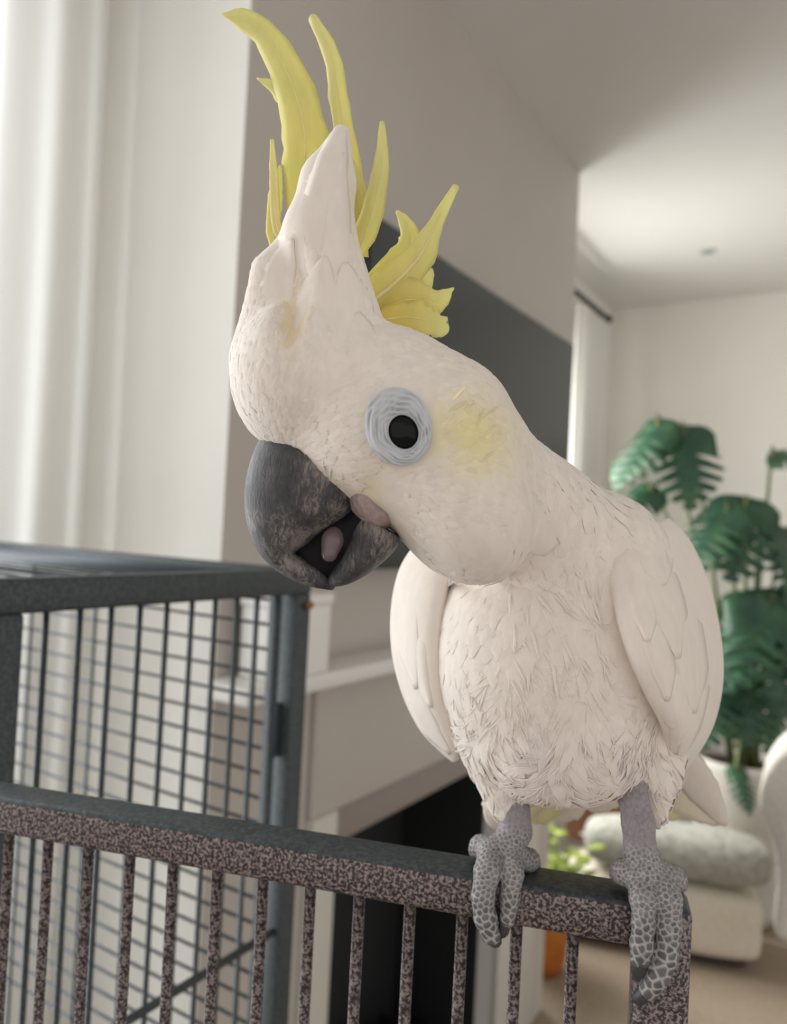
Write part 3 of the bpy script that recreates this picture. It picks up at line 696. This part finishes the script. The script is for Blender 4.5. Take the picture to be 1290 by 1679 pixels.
# eye
hp = drape(653, 700, [bvh_b]); ec = np.array(hp[0]); en = np.array(hp[1]); en = en if en[2] < 0 else -en
en = en*.6+np.array([-.12, .02, -1])*.4; en /= np.linalg.norm(en)
ex = np.cross(en, [0, 1, 0]); ex /= np.linalg.norm(ex); ey = np.cross(en, ex)
if ey[1] > 0: ey = -ey
if ex[0] < 0: ex = -ex
RING = mat('blue_white_eye_skin', (.52, .53, .56), .5, spec=.35)
_a = nd(RING, 'ShaderNodeVertexColor'); _a.layer_name = 'tint'; lk(RING, _a.outputs[0], bsdf(RING).inputs['Base Color']); RC = []
rs_ = np.random.RandomState(3); V = []; nr, na = 44, 96; px1 = ec[2]/F
for i in range(nr):
    u = i/(nr-1)
    for j in range(na):
        th = 2*math.pi*j/na; tilt = math.radians(-20)
        ri = np.array([24*math.cos(th), 28*math.sin(th)]); ro = np.array([55*math.cos(th), 65*math.sin(th)])
        R2 = lambda p, a: np.array([p[0]*math.cos(a)-p[1]*math.sin(a), p[0]*math.sin(a)+p[1]*math.cos(a)])
        a_ = R2(ri, -tilt)+[8, -8]; b_ = R2(ro, -tilt*.8); q = (a_+(b_-a_)*u)*px1
        wav = (.65*math.sin(u*(21+5*math.sin(th+.5))+2.6*math.sin(th*2+.6)+1.3*math.sin(th*5+1))+.55*math.sin(u*(34-6*math.cos(th))+3.2*math.sin(th*3+2)+1.5*math.sin(th*7)))*(.75+.35*math.sin(th*4+u*5))*(1 if u > .12 else u/.12)
        h = .0008+.0026*math.sin(math.pi*min(1, .12+u*.80))**.8+.00042*wav*(1-u*.3) - (.0032 if u == 1 else 0)
        V.append(ec+ex*q[0]+ey*q[1]+en*h); RC.append(np.array([.56, .575, .61])*(1+.20*min(0, wav)+.04*max(0, wav)))
ring = mesh('eye_ring', c2w(np.array(V)), [[i*na+j, i*na+(j+1) % na, (i+1)*na+(j+1) % na, (i+1)*na+j] for i in range(nr-1) for j in range(na)], RING, bird); fix_normals(ring); tint(ring, np.array(RC))
EYEM = mat('black_eye', (.008, .010, .010), .1, spec=.14)
V = []; nr, na = 16, 48
for i in range(nr):
    ph = math.pi*.5*i/(nr-1)
    for j in range(na):
        th = 2*math.pi*j/na; tl_ = math.radians(20); q = np.array([29*math.cos(th), 33*math.sin(th)])*math.sin(ph)*px1
        q = np.array([q[0]*math.cos(tl_)-q[1]*math.sin(tl_), q[0]*math.sin(tl_)+q[1]*math.cos(tl_)])+np.array([8, -8])*px1
        V.append(ec+ex*q[0]+ey*q[1]+en*(.0030*math.cos(ph)-.0002))
fix_normals(mesh('eye', c2w(np.array(V)), [[i*na+j, i*na+(j+1) % na, (i+1)*na+(j+1) % na, (i+1)*na+j] for i in range(nr-1) for j in range(na)], EYEM, bird))

# legs and scaly feet
SCALE = mat('grey_scaly_skin', (.2, .2, .2), .5, spec=.4)
_a = nd(SCALE, 'ShaderNodeVertexColor'); _a.layer_name = 'tint'
_n = noise(SCALE, coords(SCALE), 900, 4); _m = nd(SCALE, 'ShaderNodeMix'); _m.data_type = 'RGBA'; _m.blend_type = 'MULTIPLY'; _m.inputs[0].default_value = 1
lk(SCALE, _a.outputs[0], _m.inputs[6]); lk(SCALE, ramp(SCALE, _n, [(.3, (.78, .78, .8)), (.65, (1, 1, 1))]), _m.inputs[7]); lk(SCALE, _m.outputs[2], bsdf(SCALE).inputs['Base Color']); bump(SCALE, _n, .3, .0004)
def scales(V, Fs, y_t, y_toe, seed):
    """raise a pavement of scales: seeds spread over the skin, each vertex belongs to its nearest; the seams are pale dry skin"""
    rs = np.random.RandomState(seed); q = topx(V); order = rs.permutation(len(V)); keep = []
    sp = np.interp(q[:, 1], [y_t-60, y_t, y_toe, y_toe+90], [.0022, .0013, .0015, .0026])
    for k in order:
        if not keep or (np.linalg.norm(V[keep]-V[k], axis=1) > sp[k]).all(): keep.append(k)
    S_ = V[keep]; D = np.sqrt(((V[:, None, :]-S_[None])**2).sum(-1)); D.sort(axis=1)
    e = (D[:, 1]-D[:, 0])/sp; h = np.clip(e/.75, 0, 1); h = 1-(1-h)**2
    A, B, C, E_ = (V[Fs[:, i]] for i in range(4)); fn = np.cross(C-A, E_-B); N_ = np.zeros_like(V)
    for i in range(4): np.add.at(N_, Fs[:, i], fn)
    N_ /= np.linalg.norm(N_, axis=1)[:, None]+1e-12
    o_ = 1 if (N_*(V-V.mean(0))).sum() > 0 else -1
    leg = 1-sstep(q[:, 1], y_t-40, y_t+5)[:, None]; w = np.clip((e-.10)/.30, 0, 1)[:, None]
    tone = (1+.16*rs.randn(len(keep)))[np.argmin(((V[:, None, :]-S_[None])**2).sum(-1), 1)][:, None]
    toe = sstep(q[:, 1], y_toe-30, y_toe+70)[:, None]
    seam = np.array([.50, .475, .455]); cell = (np.array([.215, .205, .215])*(1-toe)+np.array([.125, .125, .128])*toe)*tone
    legc = np.array([.33, .295, .315])*(.9+.1*tone)*(.85+.15*w)
    C_ = (seam*(1-w)+cell*w)*(1-leg)+legc*leg
    return V+N_*o_*((h-.5)*.00042*(1-.55*leg[:, 0]))[:, None], C_
CLAW = mat('dark_claw', (.05, .05, .055), .35)
nrm2 = np.array([dv[1], -dv[0]])/DL                                       # towards the viewer side of the door
def rail_z(px):
    """depth of the rail's front face under photo column px"""
    best = None
    for s in np.linspace(.1, DL, 400):
        p = np.array([*(H0+dv/DL*s+nrm2*DD/2), DT-.008])-EYE; z = p@fw; x = CX+F*(p@rt)/z
        if best is None or abs(x-px) < best[0]: best = (abs(x-px), z)
    return best[1]
def foot(fr, toes, rear, lims, claws, tar, y_t, y_toe):
    def knuckle(t):
        P = spline(t, (len(t)-1)*3+1); k = np.arange(len(P)); P[:, 2] *= 1+.07*np.cos(k*math.pi/1.5); return [tuple(p) for p in P]
    toes = [knuckle(t) for t in toes]
    f_ = Field()
    for i in range(len(tar)-1): f_.cone((*tar[i][:2], fr+tar[i][3]), tar[i][2], (*tar[i+1][:2], fr+tar[i+1][3]), tar[i+1][2], k=.002)
    for t in toes:
        for i in range(len(t)-1): f_.cone((*t[i][:2], fr+t[i][3]), t[i][2], (*t[i+1][:2], fr+t[i+1][3]), t[i+1][2], k=.0006)
    for t in rear:
        for i in range(len(t)-1): f_.cone((*t[i][:2], fr+t[i][3]), t[i][2], (*t[i+1][:2], fr+t[i+1][3]), t[i+1][2], k=.0016)
    V, Fs = surface_nets(f_, *[np.array(b) for b in bounds(lims, .004)], .00046); V = relax(V, Fs, 2); V, C_ = scales(V, Fs, y_t, y_toe, int(lims[0][0]))
    o = mesh('leg', c2w(V), Fs, SCALE, bird); tint(o, C_)
    for c in claws:
        P = spline([cs(x, y, fr+dz) for x, y, r, dz in c], 9); R_ = np.interp(np.linspace(0, 1, 9), np.linspace(0, 1, len(c)), [r*fr/F for _, _, r, _ in c])
        tube('claw', c2w(P), R_, CLAW, o, 10)
    return o
fz = rail_z(825)
foot(fz, [[(806, 1400, 22, .004), (799, 1430, 21, -.0035), (792, 1470, 18, -.004), (796, 1505, 18, -.0035), (805, 1532, 15, -.0025)],
          [(836, 1402, 20, .004), (839, 1433, 18, -.0035), (836, 1475, 15, -.0035), (831, 1508, 12, -.003)]],
     [[(815, 1392, 22, .006), (788, 1388, 17, .010), (782, 1394, 14, .018)], [(838, 1402, 20, .006), (866, 1410, 17, .011), (872, 1416, 14, .019)]],
     [(765, 1285, fz-.006), (890, 1550, fz-.006), (765, 1285, fz+.025), (890, 1550, fz+.025)],
     [[(806, 1530, 14, -.003), (812, 1543, 11, .0), (814, 1549, 3, .004)], [(829, 1508, 11, -.0035), (825, 1528, 9, -.002), (822, 1537, 2, .0)]],
     [(832, 1295, 20, .012), (843, 1330, 24, .010), (845, 1362, 25, .009), (826, 1395, 28, .006)], 1375, 1450)
fz2 = rail_z(1065)
foot(fz2, [[(1050, 1440, 25, .004), (1055, 1475, 21, -.0035), (1055, 1515, 18, -.004), (1052, 1550, 18, -.004), (1049, 1572, 15, -.0035)],
           [(1082, 1440, 26, .004), (1094, 1475, 22, -.004), (1096, 1520, 20, -.0045), (1091, 1565, 19, -.0045), (1078, 1600, 18, -.0045), (1064, 1622, 15, -.003)]],
     [[(1050, 1430, 24, .006), (1025, 1430, 20, .008), (1017, 1432, 18, .014)], [(1080, 1435, 24, .006), (1104, 1440, 19, .009), (1110, 1448, 16, .017)]],
     [(1000, 1270, fz2-.006), (1130, 1640, fz2-.006), (1000, 1270, fz2+.025), (1130, 1640, fz2+.025)],
     [[(1051, 1572, 15, -.004), (1046, 1592, 12, -.003), (1042, 1604, 4, -.001)], [(1064, 1622, 14, -.003), (1048, 1636, 11, -.001), (1038, 1641, 3, .003)]],
     [(1036, 1262, 20, .014), (1038, 1310, 23, .010), (1046, 1350, 25, .007), (1050, 1400, 26, .005), (1062, 1432, 32, .004)], 1405, 1490)

# ------------------------------------------------------------------ contour feathers: thousands of small overlapping blades, one part
def plumage(name, N, where, length, width, lift, flow, seed, jit, parent=None, bvh=bvh_b, V=Vb, Fq=Fb, rows=5, sink=-.0004, tone=.02):
    rs = np.random.RandomState(seed)
    A, B, C, D = (V[Fq[:, i]] for i in range(4)); ar = np.linalg.norm(np.cross(C-A, D-B), axis=1)
    f = rs.choice(len(Fq), N*6, p=ar/ar.sum()); u, v = rs.rand(2, N*6, 1)
    P = (A[f]*(1-u)+B[f]*u)*(1-v)+(D[f]*(1-u)+C[f]*u)*v; nn = np.cross(C[f]-A[f], D[f]-B[f]); nn /= np.linalg.norm(nn, axis=1)[:, None]+1e-12
    g = nn@np.array([0, 0, 1.])
    keep = where(topx(P), P) & (rs.rand(N*6) < 1); P, nn = P[keep][:N], nn[keep][:N]; n = len(P)
    c0 = V.mean(0)
    d = flow(topx(P), P, rs); d = d-nn*(d*nn).sum(1)[:, None]; d /= np.linalg.norm(d, axis=1)[:, None]+1e-9
    a = rs.randn(n, 1)*math.radians(jit); s = np.cross(nn, d); d = d*np.cos(a)+s*np.sin(a); s = np.cross(nn, d)
    Ls = (length(topx(P)) if callable(length) else np.full(n, length))*(1+.2*rs.randn(n)); Ws = (width(topx(P)) if callable(width) else np.full(n, width))*(1+.15*rs.randn(n))
    prof_ = np.array([.35, .85, 1., .85, .22]) if rows == 5 else np.interp(np.linspace(0, 1, rows), [0, .3, .7, 1], [.4, .9, .9, .06])
    out = np.zeros((n, rows*3, 3)); tl = (lift(topx(P)) if callable(lift) else np.full(n, lift))*(.5+rs.rand(n))
    sgn = None
    for k in range(rows):
        u_ = k/(rows-1)
        for j in (-1, 0, 1):
            out[:, k*3+j+1] = P+d*(Ls*(u_-.35))[:, None]+s*(j*Ws*.5*prof_[k])[:, None]
    flat = out.reshape(-1, 3); nr_ = np.zeros_like(flat); pr = np.zeros_like(flat)
    for i, q in enumerate(flat):
        h = bvh.find_nearest(Vector(q)); pr[i] = h[0]; nr_[i] = h[1]
    # consistent outward normals
    if (nn[:200]*(P[:200]-c0)).sum(1).mean() < 0: nr_ = -nr_
    uu = np.tile(np.repeat(np.linspace(0, 1, rows), 3), n); jj = np.tile(np.array([-1, 0, 1]*rows), n)
    off = sink+(np.repeat(tl, rows*3)-sink)*np.minimum(1, uu*1.4)-.00022*np.abs(jj)*(uu > .2)
    flat = pr+nr_*off[:, None]
    fq = np.array([[k*3+j, k*3+j+1, (k+1)*3+j+1, (k+1)*3+j] for k in range(rows-1) for j in (0, 1)])
    FF = (np.arange(n)[:, None, None]*rows*3+fq[None]).reshape(-1, 4)
    o = mesh(name, c2w(flat), FF, FEA, parent or bird); tint(o, np.repeat(plum_colour(P)*(1+tone*rs.randn(n, 1)), rows*3, axis=0)); o['kind'] = 'stuff'
    return o
BP = cs(470, 735, .243); HC = np.array([610, 715])
def flow(q, P, rs):
    away = P-BP; away /= np.linalg.norm(away, axis=1)[:, None]
    upw = np.array([.1, -1, 0]); down = np.stack([(q[:, 0]-900)/900, np.ones(len(q)), np.zeros(len(q))], 1)
    w = sstep(np.linalg.norm(q-HC, axis=1), 240, 340)*(q[:, 1] > 640)
    c = (1-sstep(q[:, 1], 560, 640))*(q[:, 0] < 620)
    d = away*(1-w)[:, None]+down*w[:, None]; return d*(1-c)[:, None]+upw*c[:, None]
def free(q, P):
    e = ((q[:, 0]-655)/58)**2+((q[:, 1]-700)/68)**2 > 1
    b = ~((q[:, 0] < 640) & (q[:, 1] > 735+(q[:, 0]-430)*.5) & (q[:, 1] < 960))
    k = ((q[:, 0]-608)/34)**2+((q[:, 1]-818)/44)**2 > 1
    return e & b & k
head = lambda q, P: free(q, P) & ((q[:, 1] > 400) | (q[:, 0] < 470)) & (np.linalg.norm(q-HC, axis=1) < 330) & (P[:, 2] < .262)
torso = lambda q, P: (np.linalg.norm(q-HC, axis=1) > 290) & (q[:, 1] > 700)
belly = lambda q, P: (q[:, 1] > 1080) & (q[:, 1] < 1345) & (P[:, 2] < .30) & (q[:, 0] > 740) & (q[:, 0] < 1110)
def clumps(q, P, rs):                     # soft tufts: the flow swirls slowly over the belly
    a = .75*np.sin(q[:, 0]*.043+1.7*np.sin(q[:, 1]*.021))+.45*np.sin(q[:, 1]*.06+q[:, 0]*.03); f_ = flow(q, P, rs)
    return np.stack([f_[:, 0]*np.cos(a)-f_[:, 1]*np.sin(a), f_[:, 0]*np.sin(a)+f_[:, 1]*np.cos(a), f_[:, 2]], 1)
plumage('head_plumage', 5600, head, .0085, .0034, .00022, flow, 11, 9, tone=.025)
plumage('chest_plumage', 4200, torso, .0150, .0062, .00036, flow, 12, 12)
plumage('belly_tufts', 900, belly, .016, .0042, lambda q: .0003+.0010*sstep(q[:, 1], 1120, 1300), clumps, 13, 12, rows=7)
plumage('belly_down', 2000, belly, .0125, .0006, lambda q: .0004+.0011*sstep(q[:, 1], 1120, 1300), clumps, 17, 16, rows=5, tone=.03)
plumage('breast_wisps', 500, lambda q, P: (q[:, 0] > 830) & (q[:, 0] < 1000) & (q[:, 1] > 930) & (q[:, 1] < 1120) & (P[:, 2] < .285), .015, .0011, .0009, lambda q, P, rs: np.tile([.35, 1., 0], (len(q), 1)), 14, 16, rows=7)
plumage('cheek_wisps', 420, lambda q, P: (((q[:, 0]-765)/62)**2+((q[:, 1]-715)/70)**2 < 1) & (P[:, 2] < .24), .010, .0008, .0006, lambda q, P, rs: np.tile([1, -.55, 0.3], (len(q), 1)), 15, 18, rows=7, tone=.07)
plumage('beak_bristles', 300, lambda q, P: (np.abs(q[:, 1]-(722+(q[:, 0]-430)*.45)) < 16) & (q[:, 0] > 420) & (q[:, 0] < 600) & (P[:, 2] < .245), .006, .0008, .0005, lambda q, P, rs: np.tile([-.3, 1, 0.], (len(q), 1)), 16, 25, rows=5)
